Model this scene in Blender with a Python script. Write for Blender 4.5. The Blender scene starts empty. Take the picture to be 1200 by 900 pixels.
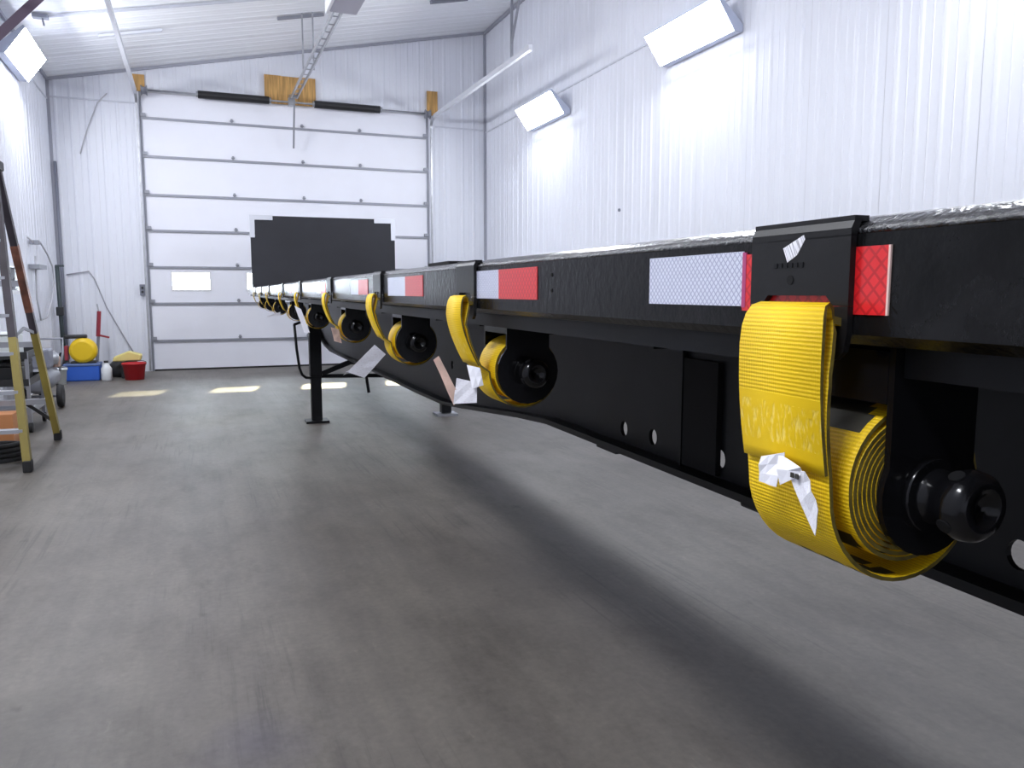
import bpy, bmesh, math, random
from mathutils import Vector, Matrix

random.seed(7)
SC = bpy.context.scene
COL = SC.collection
R = math.radians

# ------------------------------------------------------------------ camera
cam = bpy.data.cameras.new('camera')
cam.sensor_width = 36.0
cam.lens = 930.0 / 1200.0 * 36.0
cam.clip_start = 0.02
cam.clip_end = 200
camo = bpy.data.objects.new('camera', cam)
camo.location = (0, 0, 1.4)
camo.rotation_euler = (R(90 - 6.62), 0, R(-21.6))
COL.objects.link(camo)
SC.camera = camo

# ------------------------------------------------------------------ sky, sun, exposure
world = bpy.data.worlds.new('world')
SC.world = world
world.use_nodes = True
wn = world.node_tree
for n in list(wn.nodes):
    wn.nodes.remove(n)
bg = wn.nodes.new('ShaderNodeBackground')          # bright hazy daylight, seen only through the windows
bg.inputs['Color'].default_value = (0.84, 0.90, 1.0, 1)
bg.inputs['Strength'].default_value = 10.0
wo = wn.nodes.new('ShaderNodeOutputWorld')
wn.links.new(bg.outputs[0], wo.inputs[0])

sun = bpy.data.lights.new('sun', 'SUN')
sun.energy = 1.6
sun.angle = R(1.5)
sun.color = (1.0, 0.86, 0.52)
suno = bpy.data.objects.new('sun', sun)
suno.location = (3, 30, 12)
suno.rotation_euler = Vector((-0.73, -3.4, -1.59)).to_track_quat('-Z', 'Y').to_euler()
COL.objects.link(suno)

SC.view_settings.view_transform = 'Standard'
SC.view_settings.look = 'None'
SC.view_settings.gamma = 1.0
SC.view_settings.use_curve_mapping = False
SC.view_settings.exposure = 1.87
LAMP = 15.0            # radiance of the shop lamps' diffusers

# ------------------------------------------------------------------ materials
def mat(name, color, rough=0.5, metal=0.0, spec=0.5, coat=0.0, noise=None, bump=None, emit=None):
    """noise=(scale, amount, (stretch xyz)); bump=(scale, strength, distance)"""
    m = bpy.data.materials.new(name)
    m.use_nodes = True
    nt = m.node_tree
    p = nt.nodes['Principled BSDF']
    p.inputs['Base Color'].default_value = (*color, 1)
    p.inputs['Roughness'].default_value = rough
    p.inputs['Metallic'].default_value = metal
    p.inputs['Specular IOR Level'].default_value = spec
    if coat:
        p.inputs['Coat Weight'].default_value = coat
        p.inputs['Coat Roughness'].default_value = 0.12
    if emit:
        p.inputs['Emission Color'].default_value = (*emit[0], 1)
        p.inputs['Emission Strength'].default_value = emit[1]
    if noise or bump:
        tc = nt.nodes.new('ShaderNodeTexCoord')
    if noise:
        mp = nt.nodes.new('ShaderNodeMapping')
        mp.inputs['Scale'].default_value = noise[2] if len(noise) > 2 else (1, 1, 1)
        nz = nt.nodes.new('ShaderNodeTexNoise')
        nz.inputs['Scale'].default_value = noise[0]
        nz.inputs['Detail'].default_value = 6
        rp = nt.nodes.new('ShaderNodeMapRange')
        rp.inputs[1].default_value = 0.3
        rp.inputs[2].default_value = 0.7
        rp.inputs[3].default_value = 1 - noise[1]
        rp.inputs[4].default_value = 1 + noise[1]
        mx = nt.nodes.new('ShaderNodeVectorMath')
        mx.operation = 'SCALE'
        mx.inputs[0].default_value = color
        nt.links.new(tc.outputs['Object'], mp.inputs[0])
        nt.links.new(mp.outputs[0], nz.inputs['Vector'])
        nt.links.new(nz.outputs[0], rp.inputs[0])
        nt.links.new(rp.outputs[0], mx.inputs['Scale'])
        nt.links.new(mx.outputs[0], p.inputs['Base Color'])
    if bump:
        nb = nt.nodes.new('ShaderNodeTexNoise')
        nb.inputs['Scale'].default_value = bump[0]
        nb.inputs['Detail'].default_value = 5
        bp = nt.nodes.new('ShaderNodeBump')
        bp.inputs['Strength'].default_value = bump[1]
        bp.inputs['Distance'].default_value = bump[2]
        nt.links.new(tc.outputs['Object'], nb.inputs['Vector'])
        nt.links.new(nb.outputs[0], bp.inputs['Height'])
        nt.links.new(bp.outputs[0], p.inputs['Normal'])
    return m


def floor_material():
    m = bpy.data.materials.new('concrete')
    m.use_nodes = True
    nt = m.node_tree
    p = nt.nodes['Principled BSDF']
    L = nt.links.new
    tc = nt.nodes.new('ShaderNodeTexCoord')

    def nz(scale, stretch, detail=6, rough=0.6):
        mp = nt.nodes.new('ShaderNodeMapping')
        mp.inputs['Scale'].default_value = stretch
        mp.inputs['Rotation'].default_value = (0, 0, R(1.5))
        n = nt.nodes.new('ShaderNodeTexNoise')
        n.inputs['Scale'].default_value = scale
        n.inputs['Detail'].default_value = detail
        n.inputs['Roughness'].default_value = rough
        L(tc.outputs['Object'], mp.inputs[0])
        L(mp.outputs[0], n.inputs['Vector'])
        return n.outputs[0]

    def ramp(src, a, b, ca, cb):
        r = nt.nodes.new('ShaderNodeValToRGB')
        r.color_ramp.elements[0].position = a
        r.color_ramp.elements[1].position = b
        r.color_ramp.elements[0].color = (*ca, 1)
        r.color_ramp.elements[1].color = (*cb, 1)
        L(src, r.inputs[0])
        return r.outputs[0]

    def mult(a, b, fac=1.0):
        x = nt.nodes.new('ShaderNodeMix')
        x.data_type = 'RGBA'
        x.blend_type = 'MULTIPLY'
        x.inputs[0].default_value = fac
        L(a, x.inputs[6])
        L(b, x.inputs[7])
        return x.outputs[2]

    base = ramp(nz(0.75, (1, 0.6, 1), 10, 0.68), 0.32, 0.66, (0.104, 0.094, 0.084), (0.182, 0.165, 0.146))
    streak = ramp(nz(5.0, (1.6, 0.12, 1), 5), 0.35, 0.62, (0.88, 0.88, 0.89), (1.04, 1.04, 1.03))
    blot = ramp(nz(2.6, (1, 0.5, 1), 8, 0.75), 0.32, 0.52, (0.70, 0.69, 0.68), (1, 1, 1))
    fine = ramp(nz(34, (1, 1, 1), 4), 0.3, 0.7, (0.88, 0.88, 0.88), (1.10, 1.10, 1.09))
    spots = ramp(nz(7, (1, 0.7, 1), 3, 0.5), 0.22, 0.31, (0.62, 0.61, 0.60), (1, 1, 1))
    scuff = ramp(nz(9, (1.4, 0.35, 1), 8, 0.75), 0.62, 0.72, (1, 1, 1), (1.42, 1.42, 1.38))
    c = mult(mult(mult(mult(mult(base, streak), blot), fine), spots), scuff)
    # scraped lines along the bay, in patches
    scr = ramp(nz(26, (1.5, 0.05, 1), 4), 0.36, 0.46, (0.72, 0.72, 0.73), (1, 1, 1))
    msk = ramp(nz(1.1, (1, 0.45, 1), 3), 0.48, 0.60, (0, 0, 0), (1, 1, 1))
    x = nt.nodes.new('ShaderNodeMix')
    x.data_type = 'RGBA'
    x.blend_type = 'MULTIPLY'
    L(msk, x.inputs[0])
    L(c, x.inputs[6])
    L(scr, x.inputs[7])
    c = x.outputs[2]
    # oil stains and a paler, warmer patch, with ragged outlines: (x, y, radius, tint)
    wob = nz(5, (1, 0.6, 1), 5)
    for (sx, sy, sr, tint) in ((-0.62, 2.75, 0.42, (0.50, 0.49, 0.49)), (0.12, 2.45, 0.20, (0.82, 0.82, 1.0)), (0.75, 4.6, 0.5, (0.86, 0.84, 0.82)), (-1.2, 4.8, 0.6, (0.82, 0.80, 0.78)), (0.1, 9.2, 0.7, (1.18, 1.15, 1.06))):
        ds = nt.nodes.new('ShaderNodeVectorMath')
        ds.operation = 'DISTANCE'
        ds.inputs[1].default_value = (sx, sy, 0)
        L(tc.outputs['Object'], ds.inputs[0])
        md = nt.nodes.new('ShaderNodeMath')
        md.operation = 'MULTIPLY_ADD'
        md.inputs[1].default_value = -1.6 * sr
        L(wob, md.inputs[0])
        L(ds.outputs['Value'], md.inputs[2])
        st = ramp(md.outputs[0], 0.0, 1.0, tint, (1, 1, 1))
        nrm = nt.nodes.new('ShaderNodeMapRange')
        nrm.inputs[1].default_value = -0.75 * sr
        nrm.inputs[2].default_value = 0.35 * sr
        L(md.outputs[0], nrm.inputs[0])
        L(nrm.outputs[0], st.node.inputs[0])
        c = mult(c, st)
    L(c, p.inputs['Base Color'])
    rr = nt.nodes.new('ShaderNodeMapRange')
    rr.inputs[3].default_value = 0.42
    rr.inputs[4].default_value = 0.60
    L(nz(1.2, (1, 0.5, 1)), rr.inputs[0])
    L(rr.outputs[0], p.inputs['Roughness'])
    bp = nt.nodes.new('ShaderNodeBump')
    bp.inputs['Strength'].default_value = 0.15
    bp.inputs['Distance'].default_value = 0.003
    L(nz(40, (1, 1, 1)), bp.inputs['Height'])
    L(bp.outputs[0], p.inputs['Normal'])
    return m


def webbing_material():
    m = mat('yellow_webbing', (0.84, 0.55, 0.006), 0.55, spec=0.35)
    nt = m.node_tree
    L = nt.links.new
    p = nt.nodes['Principled BSDF']
    uv = nt.nodes.new('ShaderNodeUVMap')
    w = nt.nodes.new('ShaderNodeTexWave')          # ribs across the strap
    w.bands_direction = 'Y'
    w.inputs['Scale'].default_value = 95
    w.inputs['Distortion'].default_value = 0.6
    L(uv.outputs[0], w.inputs['Vector'])
    w2 = nt.nodes.new('ShaderNodeTexWave')
    w2.bands_direction = 'X'
    w2.inputs['Scale'].default_value = 130
    L(uv.outputs[0], w2.inputs['Vector'])
    ad = nt.nodes.new('ShaderNodeMath')
    ad.operation = 'MULTIPLY_ADD'
    ad.inputs[1].default_value = 0.4
    L(w2.outputs[0], ad.inputs[0])
    L(w.outputs[0], ad.inputs[2])
    bp = nt.nodes.new('ShaderNodeBump')
    bp.inputs['Strength'].default_value = 0.45
    bp.inputs['Distance'].default_value = 0.0008
    L(ad.outputs[0], bp.inputs['Height'])
    L(bp.outputs[0], p.inputs['Normal'])
    rp = nt.nodes.new('ShaderNodeValToRGB')
    rp.color_ramp.elements[0].color = (0.76, 0.48, 0.004, 1)
    rp.color_ramp.elements[1].color = (0.92, 0.63, 0.010, 1)
    L(w.outputs[0], rp.inputs[0])
    L(rp.outputs[0], p.inputs['Base Color'])
    return m


def stitched_material():
    """same webbing where it is sewn double: rows of pale zigzag stitches"""
    m = mat('stitched_webbing', (0.80, 0.5, 0.006), 0.6, spec=0.3)
    nt = m.node_tree
    L = nt.links.new
    p = nt.nodes['Principled BSDF']
    uv = nt.nodes.new('ShaderNodeUVMap')
    mp = nt.nodes.new('ShaderNodeMapping')
    mp.inputs['Scale'].default_value = (260, 75, 1)
    L(uv.outputs[0], mp.inputs[0])
    n = nt.nodes.new('ShaderNodeTexNoise')
    n.inputs['Scale'].default_value = 1.0
    n.inputs['Detail'].default_value = 2
    L(mp.outputs[0], n.inputs['Vector'])
    sp = nt.nodes.new('ShaderNodeSeparateXYZ')
    L(uv.outputs[0], sp.inputs[0])
    # stitch rows: two bands along the length
    sn = nt.nodes.new('ShaderNodeMath')
    sn.operation = 'PINGPONG'
    sn.inputs[1].default_value = 0.026
    L(sp.outputs[1], sn.inputs[0])
    gt = nt.nodes.new('ShaderNodeMath')
    gt.operation = 'GREATER_THAN'
    gt.inputs[1].default_value = 0.0085
    L(sn.outputs[0], gt.inputs[0])
    rp = nt.nodes.new('ShaderNodeMapRange')
    rp.inputs[1].default_value = 0.5
    rp.inputs[2].default_value = 0.66
    L(n.outputs[0], rp.inputs[0])
    mu = nt.nodes.new('ShaderNodeMath')
    mu.operation = 'MULTIPLY'
    L(rp.outputs[0], mu.inputs[0])
    L(gt.outputs[0], mu.inputs[1])
    mx = nt.nodes.new('ShaderNodeMix')
    mx.data_type = 'RGBA'
    mx.inputs[6].default_value = (0.84, 0.55, 0.006, 1)
    mx.inputs[7].default_value = (0.92, 0.68, 0.12, 1)
    L(mu.outputs[0], mx.inputs[0])
    L(mx.outputs[2], p.inputs['Base Color'])
    bp = nt.nodes.new('ShaderNodeBump')
    bp.inputs['Strength'].default_value = 0.5
    bp.inputs['Distance'].default_value = 0.001
    L(mu.outputs[0], bp.inputs['Height'])
    L(bp.outputs[0], p.inputs['Normal'])
    return m


def tape_material(name, c1, c2, scale):
    """retro-reflective sheet with a diamond lattice"""
    m = mat(name, c1, 0.3, spec=0.5, coat=0.3)
    nt = m.node_tree
    L = nt.links.new
    p = nt.nodes['Principled BSDF']
    uv = nt.nodes.new('ShaderNodeUVMap')
    mp = nt.nodes.new('ShaderNodeMapping')
    mp.inputs['Rotation'].default_value = (0, 0, R(45))
    mp.inputs['Scale'].default_value = (scale, scale, 1)
    L(uv.outputs[0], mp.inputs[0])
    br = nt.nodes.new('ShaderNodeTexBrick')
    br.offset = 0
    br.inputs['Color1'].default_value = (*c1, 1)
    br.inputs['Color2'].default_value = (*[0.93 * x for x in c1], 1)
    br.inputs['Mortar'].default_value = (*c2, 1)
    br.inputs['Scale'].default_value = 1
    br.inputs['Mortar Size'].default_value = 0.12
    br.inputs['Brick Width'].default_value = 1
    br.inputs['Row Height'].default_value = 1
    L(mp.outputs[0], br.inputs['Vector'])
    L(br.outputs[0], p.inputs['Base Color'])
    return m


def printed_paper(name, paper, ink, sx, sy, lo=0.5):
    """paper with rows of illegible print"""
    m = mat(name, paper, 0.6)
    nt = m.node_tree
    L = nt.links.new
    p = nt.nodes['Principled BSDF']
    uv = nt.nodes.new('ShaderNodeUVMap')
    mp = nt.nodes.new('ShaderNodeMapping')
    mp.inputs['Scale'].default_value = (sx, sy, 1)
    L(uv.outputs[0], mp.inputs[0])
    n = nt.nodes.new('ShaderNodeTexNoise')
    n.inputs['Scale'].default_value = 1
    n.inputs['Detail'].default_value = 1
    L(mp.outputs[0], n.inputs['Vector'])
    rp = nt.nodes.new('ShaderNodeValToRGB')
    rp.color_ramp.elements[0].position = lo
    rp.color_ramp.elements[1].position = lo + 0.06
    rp.color_ramp.elements[0].color = (*paper, 1)
    rp.color_ramp.elements[1].color = (*ink, 1)
    L(n.outputs[0], rp.inputs[0])
    L(rp.outputs[0], p.inputs['Base Color'])
    return m


def glass_material():
    m = bpy.data.materials.new('window_glass')
    m.use_nodes = True
    nt = m.node_tree
    for n in list(nt.nodes):
        nt.nodes.remove(n)
    tr = nt.nodes.new('ShaderNodeBsdfTransparent')
    tr.inputs[0].default_value = (0.93, 0.95, 0.95, 1)
    gl = nt.nodes.new('ShaderNodeBsdfGlossy')
    gl.inputs['Roughness'].default_value = 0.03
    fr = nt.nodes.new('ShaderNodeFresnel')
    fr.inputs[0].default_value = 1.45
    mx = nt.nodes.new('ShaderNodeMixShader')
    out = nt.nodes.new('ShaderNodeOutputMaterial')
    nt.links.new(fr.outputs[0], mx.inputs[0])
    nt.links.new(tr.outputs[0], mx.inputs[1])
    nt.links.new(gl.outputs[0], mx.inputs[2])
    nt.links.new(mx.outputs[0], out.inputs[0])
    return m


M = {
    'floor': floor_material(),
    'steel_white': mat('white_ribbed_steel', (0.78, 0.80, 0.87), 0.38, spec=0.4, noise=(0.8, 0.03)),
    'steel_ceiling': mat('bright_white_ceiling_steel', (0.90, 0.92, 0.95), 0.4, spec=0.4),
    'wall_back': mat('wall_backing', (0.62, 0.63, 0.66), 0.7),
    'seam': mat('seam_trim', (0.62, 0.64, 0.71), 0.45),
    'corner': mat('corner_trim', (0.36, 0.37, 0.43), 0.5),
    'door': mat('door_white', (0.82, 0.83, 0.90), 0.42, noise=(1.5, 0.02)),
    'galv': mat('galvanised_steel', (0.42, 0.43, 0.46), 0.38, 0.7, noise=(8, 0.15)),
    'galv_dark': mat('dull_galvanised_strut', (0.30, 0.31, 0.35), 0.5, 0.4),
    'track': mat('track_steel', (0.66, 0.67, 0.72), 0.4, 0.3),
    'glass': glass_material(),
    'winframe': mat('white_window_frame', (0.75, 0.76, 0.78), 0.4),
    'spring': mat('black_spring_steel', (0.015, 0.015, 0.018), 0.45),
    'wood': mat('raw_pine_plywood', (0.52, 0.30, 0.10), 0.65, noise=(6, 0.35, (6, 1, 0.5))),
    'rail_top': mat('thick_wet_black_paint', (0.010, 0.010, 0.012), 0.12, spec=1.0, bump=(130, 1.0, 0.004)),
    'black_paint': mat('glossy_black_paint', (0.006, 0.006, 0.0065), 0.22, spec=0.2, noise=(25, 0.5), bump=(85, 0.6, 0.0018)),
    'black_web': mat('satin_black_paint', (0.006, 0.0065, 0.008), 0.42, spec=0.2, noise=(6, 0.3), bump=(20, 0.15, 0.001)),
    'black_winch': mat('black_winch_enamel', (0.005, 0.005, 0.006), 0.16, spec=0.35, bump=(45, 0.2, 0.001)),
    'black_matte': mat('matte_black', (0.007, 0.007, 0.008), 0.75, spec=0.2),
    'black_hook': mat('black_hook_coating', (0.010, 0.010, 0.011), 0.35, spec=0.25, bump=(90, 0.25, 0.0008)),
    'bulk': mat('bulkhead_charcoal', (0.020, 0.021, 0.027), 0.5, spec=0.35, noise=(2.0, 0.15)),
    'alu': mat('bright_aluminium', (0.66, 0.68, 0.74), 0.35, 0.5),
    'deck': mat('deck_wood', (0.16, 0.10, 0.06), 0.6, noise=(8, 0.3, (4, 0.3, 1))),
    'web': webbing_material(),
    'stitch': stitched_material(),
    'ink': mat('black_ink', (0.03, 0.028, 0.02), 0.6),
    'web_edge': mat('webbing_edge', (0.13, 0.095, 0.012), 0.75, noise=(60, 0.5)),
    'tape_white': tape_material('white_reflective_tape', (0.66, 0.68, 0.79), (0.34, 0.36, 0.50), 190),
    'tape_red': tape_material('red_reflective_tape', (0.70, 0.018, 0.022), (0.46, 0.010, 0.014), 110),
    'pinkedge': mat('magenta_tape_edge', (0.40, 0.05, 0.16), 0.4),
    'paleedge': mat('pale_tape_edge', (0.70, 0.50, 0.45), 0.5),
    'paper': printed_paper('printed_tag_paper', (0.80, 0.80, 0.86), (0.70, 0.68, 0.74), 140, 500, 0.56),
    'paper_plain': mat('white_tag_paper', (0.82, 0.82, 0.88), 0.6),
    'paper_pink': mat('pinkish_tag_paper', (0.66, 0.46, 0.38), 0.6, noise=(30, 0.25)),
    'barcode': printed_paper('barcode_sticker', (0.82, 0.82, 0.88), (0.30, 0.30, 0.34), 900, 30, 0.52),
    'yellow_wax': mat('yellow_plastic', (0.78, 0.52, 0.01), 0.4),
    'blue': mat('blue_plastic', (0.03, 0.12, 0.55), 0.45),
    'red': mat('red_plastic', (0.60, 0.02, 0.03), 0.4),
    'dkred': mat('dark_red_paint', (0.32, 0.03, 0.05), 0.45),
    'black_plastic': mat('black_plastic', (0.02, 0.021, 0.024), 0.5),
    'white_plastic': mat('white_plastic', (0.72, 0.74, 0.76), 0.4),
    'rubber': mat('rubber', (0.018, 0.018, 0.02), 0.75),
    'fibre': mat('yellow_fibreglass_rail', (0.30, 0.235, 0.05), 0.5, noise=(5, 0.2, (1, 1, 0.5))),
    'fibre_backlit': mat('backlit_dark_ladder_rail', (0.045, 0.036, 0.045), 0.55, noise=(6, 0.3)),  # backlight shade put into the colour of the upper rails
    'ladder_label': mat('red_brown_ladder_label', (0.20, 0.075, 0.045), 0.5, noise=(9, 0.5)),
    'ladder_step': mat('aluminium_step', (0.42, 0.43, 0.47), 0.45, 0.5),
    'orange': mat('orange_box', (0.62, 0.26, 0.10), 0.55),
    'teal_dark': mat('dark_green_pole', (0.035, 0.05, 0.055), 0.5),
    'conduit': mat('grey_conduit', (0.20, 0.21, 0.26), 0.5),
    'brace': mat('brown_purple_steel', (0.13, 0.09, 0.13), 0.5),
    'cord': mat('grey_cord', (0.36, 0.36, 0.40), 0.6),
    'pale_cord': mat('pale_hose', (0.50, 0.50, 0.54), 0.6),
    'housing': mat('lamp_housing', (0.55, 0.60, 0.75), 0.4),
    'opener': mat('opener_grey', (0.42, 0.42, 0.50), 0.5),
    'opener_white': mat('opener_white', (0.78, 0.80, 0.84), 0.4),
    'cooler_white': mat('white_grey_lid', (0.70, 0.74, 0.74), 0.5),
}
M['lamp_right'] = mat('lamp_diffuser', (0.9, 0.9, 0.9), 0.5, emit=((0.92, 0.95, 1.0), LAMP * 0.82))
M['lamp_left'] = mat('boosted_lamp_diffuser', (0.9, 0.9, 0.9), 0.5, emit=((0.93, 0.95, 1.0), LAMP * 1.3))  # left lamps boosted beyond the right ones to even out the floor light

# ------------------------------------------------------------------ mesh builder
class MB:
    def __init__(self):
        self.v, self.f, self.m, self.uv, self.sm = [], [], [], {}, []

    def face(self, idx, mi=0, uv=None, smooth=False):
        if uv:
            self.uv[len(self.f)] = uv
        self.f.append(tuple(idx))
        self.m.append(mi)
        self.sm.append(smooth)

    def add(self, pts):
        b = len(self.v)
        self.v += [tuple(p) for p in pts]
        return b

    def box(self, x0, x1, y0, y1, z0, z1, mi=0):
        b = self.add([(x, y, z) for z in (z0, z1) for y in (y0, y1) for x in (x0, x1)])
        for q in ((0, 2, 3, 1), (4, 5, 7, 6), (0, 1, 5, 4), (2, 6, 7, 3), (0, 4, 6, 2), (1, 3, 7, 5)):
            self.face([b + i for i in q], mi)
        return self

    def bar(self, p0, p1, w, h, up=(0, 0, 1), mi=0, w1=None, h1=None):
        p0, p1 = Vector(p0), Vector(p1)
        d = (p1 - p0).normalized()
        s = d.cross(Vector(up))
        if s.length < 1e-4:
            s = d.cross(Vector((0, 1, 0)))
        s.normalize()
        u = s.cross(d)
        w1 = w1 or w
        h1 = h1 or h
        pts = []
        for p, a, c in ((p0, w, h), (p1, w1, h1)):
            for i, j in ((-1, -1), (1, -1), (1, 1), (-1, 1)):
                pts.append(p + s * (i * a / 2) + u * (j * c / 2))
        b = self.add(pts)
        for q in ((3, 2, 1, 0), (4, 5, 6, 7), (0, 1, 5, 4), (1, 2, 6, 5), (2, 3, 7, 6), (3, 0, 4, 7)):
            self.face([b + i for i in q], mi)
        return self

    def tube(self, path, r, n=8, mi=0):
        P = [Vector(p) for p in path]
        rings = []
        ref = None
        for i, p in enumerate(P):
            t = (P[min(i + 1, len(P) - 1)] - P[max(i - 1, 0)]).normalized()
            if ref is None:
                ref = t.orthogonal().normalized()
            a = (ref - t * ref.dot(t)).normalized()
            ref = a
            c = t.cross(a)
            rings.append(self.add([p + (a * math.cos(k * 2 * math.pi / n) + c * math.sin(k * 2 * math.pi / n)) * r for k in range(n)]))
        for i in range(len(P) - 1):
            for k in range(n):
                self.face([rings[i] + k, rings[i] + (k + 1) % n, rings[i + 1] + (k + 1) % n, rings[i + 1] + k], mi, smooth=True)
        self.face([rings[0] + k for k in reversed(range(n))], mi)
        self.face([rings[-1] + k for k in range(n)], mi)
        return self

    def lathe(self, prof, o, axis, n=20, mi=0):
        """prof = [(radius, distance along axis)]"""
        o, ax = Vector(o), Vector(axis).normalized()
        a = ax.orthogonal().normalized()
        c = ax.cross(a)
        rings = []
        for r, t in prof:
            r = max(r, 1e-4)
            rings.append(self.add([o + ax * t + (a * math.cos(k * 2 * math.pi / n) + c * math.sin(k * 2 * math.pi / n)) * r for k in range(n)]))
        for i in range(len(rings) - 1):
            for k in range(n):
                self.face([rings[i] + k, rings[i] + (k + 1) % n, rings[i + 1] + (k + 1) % n, rings[i + 1] + k], mi, smooth=True)
        self.face([rings[0] + k for k in reversed(range(n))], mi)
        self.face([rings[-1] + k for k in range(n)], mi)
        return self

    def prism(self, poly, fn0, fn1, mi=0):
        """poly of 2-D points mapped by fn0 / fn1 to the two end faces"""
        n = len(poly)
        a = self.add([fn0(*p) for p in poly])
        b = self.add([fn1(*p) for p in poly])
        self.face([a + i for i in reversed(range(n))], mi)
        self.face([b + i for i in range(n)], mi)
        for i in range(n):
            j = (i + 1) % n
            self.face([a + i, a + j, b + j, b + i], mi)
        return self

    def quad(self, pts, mi=0, uv=None):
        b = self.add(pts)
        self.face([b, b + 1, b + 2, b + 3], mi, uv)
        return self

    def ribbon(self, path, y0, y1, t, cols=1, matfn=None, edge=1, v0=0.0, wf=None):
        """strap: path in (x, z), width along y; UV in metres"""
        P = [Vector((p[0], 0, p[1])) for p in path]
        n = len(P)
        lens = [v0]
        for i in range(1, n):
            lens.append(lens[-1] + (P[i] - P[i - 1]).length)
        A, B = [], []
        for i, p in enumerate(P):
            d = (P[min(i + 1, n - 1)] - P[max(i - 1, 0)]).normalized()
            nn = Vector((-d.z, 0, d.x))
            q = wf(i) if wf else 1.0
            ys = [(y0 + y1) / 2 + (y0 - (y0 + y1) / 2 + (y1 - y0) * k / cols) * q for k in range(cols + 1)]
            A.append(self.add([p + nn * (t / 2) + Vector((0, yy, 0)) for yy in ys]))
            B.append(self.add([p - nn * (t / 2) + Vector((0, yy, 0)) for yy in ys]))
        for i in range(n - 1):
            for k in range(cols):
                ya, yb = (y1 - y0) * k / cols, (y1 - y0) * (k + 1) / cols
                uv = [(ya, lens[i]), (yb, lens[i]), (yb, lens[i + 1]), (ya, lens[i + 1])]
                mi = matfn(i, k) if matfn else 0
                self.face([A[i] + k, A[i] + k + 1, A[i + 1] + k + 1, A[i + 1] + k], mi, uv, True)
                self.face([B[i] + k + 1, B[i] + k, B[i + 1] + k, B[i + 1] + k + 1], mi, [uv[1], uv[0], uv[3], uv[2]], True)
            self.face([A[i], A[i + 1], B[i + 1], B[i]], edge)
            self.face([A[i] + cols, B[i] + cols, B[i + 1] + cols, A[i + 1] + cols], edge)
        for i in (0, n - 1):
            for k in range(cols):
                self.face([A[i] + k, A[i] + k + 1, B[i] + k + 1, B[i] + k], edge)
        return self

    def mesh(self, name, mats):
        me = bpy.data.meshes.new(name)
        me.from_pydata(self.v, [], self.f)
        if not isinstance(mats, (list, tuple)):
            mats = [mats]
        for m in mats:
            me.materials.append(m)
        me.polygons.foreach_set('material_index', self.m)
        me.polygons.foreach_set('use_smooth', self.sm)
        if self.uv:
            ul = me.uv_layers.new(name='UVMap')
            for p in me.polygons:
                q = self.uv.get(p.index)
                if q:
                    for li, c in zip(p.loop_indices, q):
                        ul.data[li].uv = c
        me.update()
        return me

    def build(self, name, mats, parent=None, bevel=0, loc=None):
        return link(name, self.mesh(name, mats), parent, bevel, loc)


def link(name, me, parent=None, bevel=0, loc=None):
    o = bpy.data.objects.new(name, me)
    COL.objects.link(o)
    if parent:
        o.parent = parent
    if loc:
        o.location = loc
    if bevel:
        b = o.modifiers.new('bevel', 'BEVEL')
        b.width = bevel
        b.segments = 2
        b.limit_method = 'ANGLE'
    return o


def tag(o, label, cat, group=None):
    o['label'] = label
    o['category'] = cat
    if group:
        o['group'] = group
    return o


def thing(name, loc, label, cat, group=None, rz=0.0):
    o = bpy.data.objects.new(name, None)
    o.empty_display_size = 0.1
    COL.objects.link(o)
    o.location = loc
    o.rotation_euler = (0, 0, rz)
    return tag(o, label, cat, group)


def struct(o):
    o['kind'] = 'structure'
    return o


# ------------------------------------------------------------------ the room
XL, XR, YB, YF = -2.15, 5.53, 15.4, -5.0
SEAM = 4.56
DX0, DX1, DZ = -0.755, 4.325, 4.85         # door opening


def zc(x):                                  # sloped ceiling
    return 4.90 + (x - XL) * 0.2080


struct(MB().box(XL - .15, XR + .15, YF - .15, YB + .15, -0.2, 0).build('floor', M['floor']))

# ribbed steel sheet: profile across the sheet (u, height), extruded along its length
PANEL_W = 0.9144


def panel_profile(w):
    pts = [(0, 0)]
    k = 0
    while True:
        c = 0.1143 + 0.2286 * k
        if c + 0.035 > w:
            break
        if c > 0.04:
            pts += [(c - 0.032, 0), (c - 0.012, 0.009), (c + 0.012, 0.009), (c + 0.032, 0)]
            if c + 0.1143 + 0.02 < w:
                pts += [(c + 0.1043, 0), (c + 0.1143, 0.004), (c + 0.1243, 0)]
        k += 1
    pts.append((w, 0))
    return pts


PANEL_CACHE = {}


def panel_mesh(w, l0, l1, m='steel_white'):
    """sheet in local x (across), z (along), ribs toward -y; l1 = far length at u=w (sloped end)"""
    key = (round(w, 3), round(l0, 3), round(l1, 3), m)
    if key not in PANEL_CACHE:
        b = MB()
        pr = panel_profile(w)
        a = b.add([(u, -h, 0) for u, h in pr])
        c = b.add([(u, -h, l0 + (l1 - l0) * u / w) for u, h in pr])
        for i in range(len(pr) - 1):
            b.face([a + i, a + i + 1, c + i + 1, c + i])
        PANEL_CACHE[key] = b.mesh('steel_panel', M[m])
    return PANEL_CACHE[key]


def panel(parent, w, l0, l1, matrix, m='steel_white'):
    o = link('steel_panel', panel_mesh(w, l0, l1, m), parent)
    o.matrix_local = matrix
    return o


# window hole in the left wall
WY0, WY1, WZ0, WZ1 = 11.55, 12.5, 1.37, 1.77
GAP = 0.004

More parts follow.
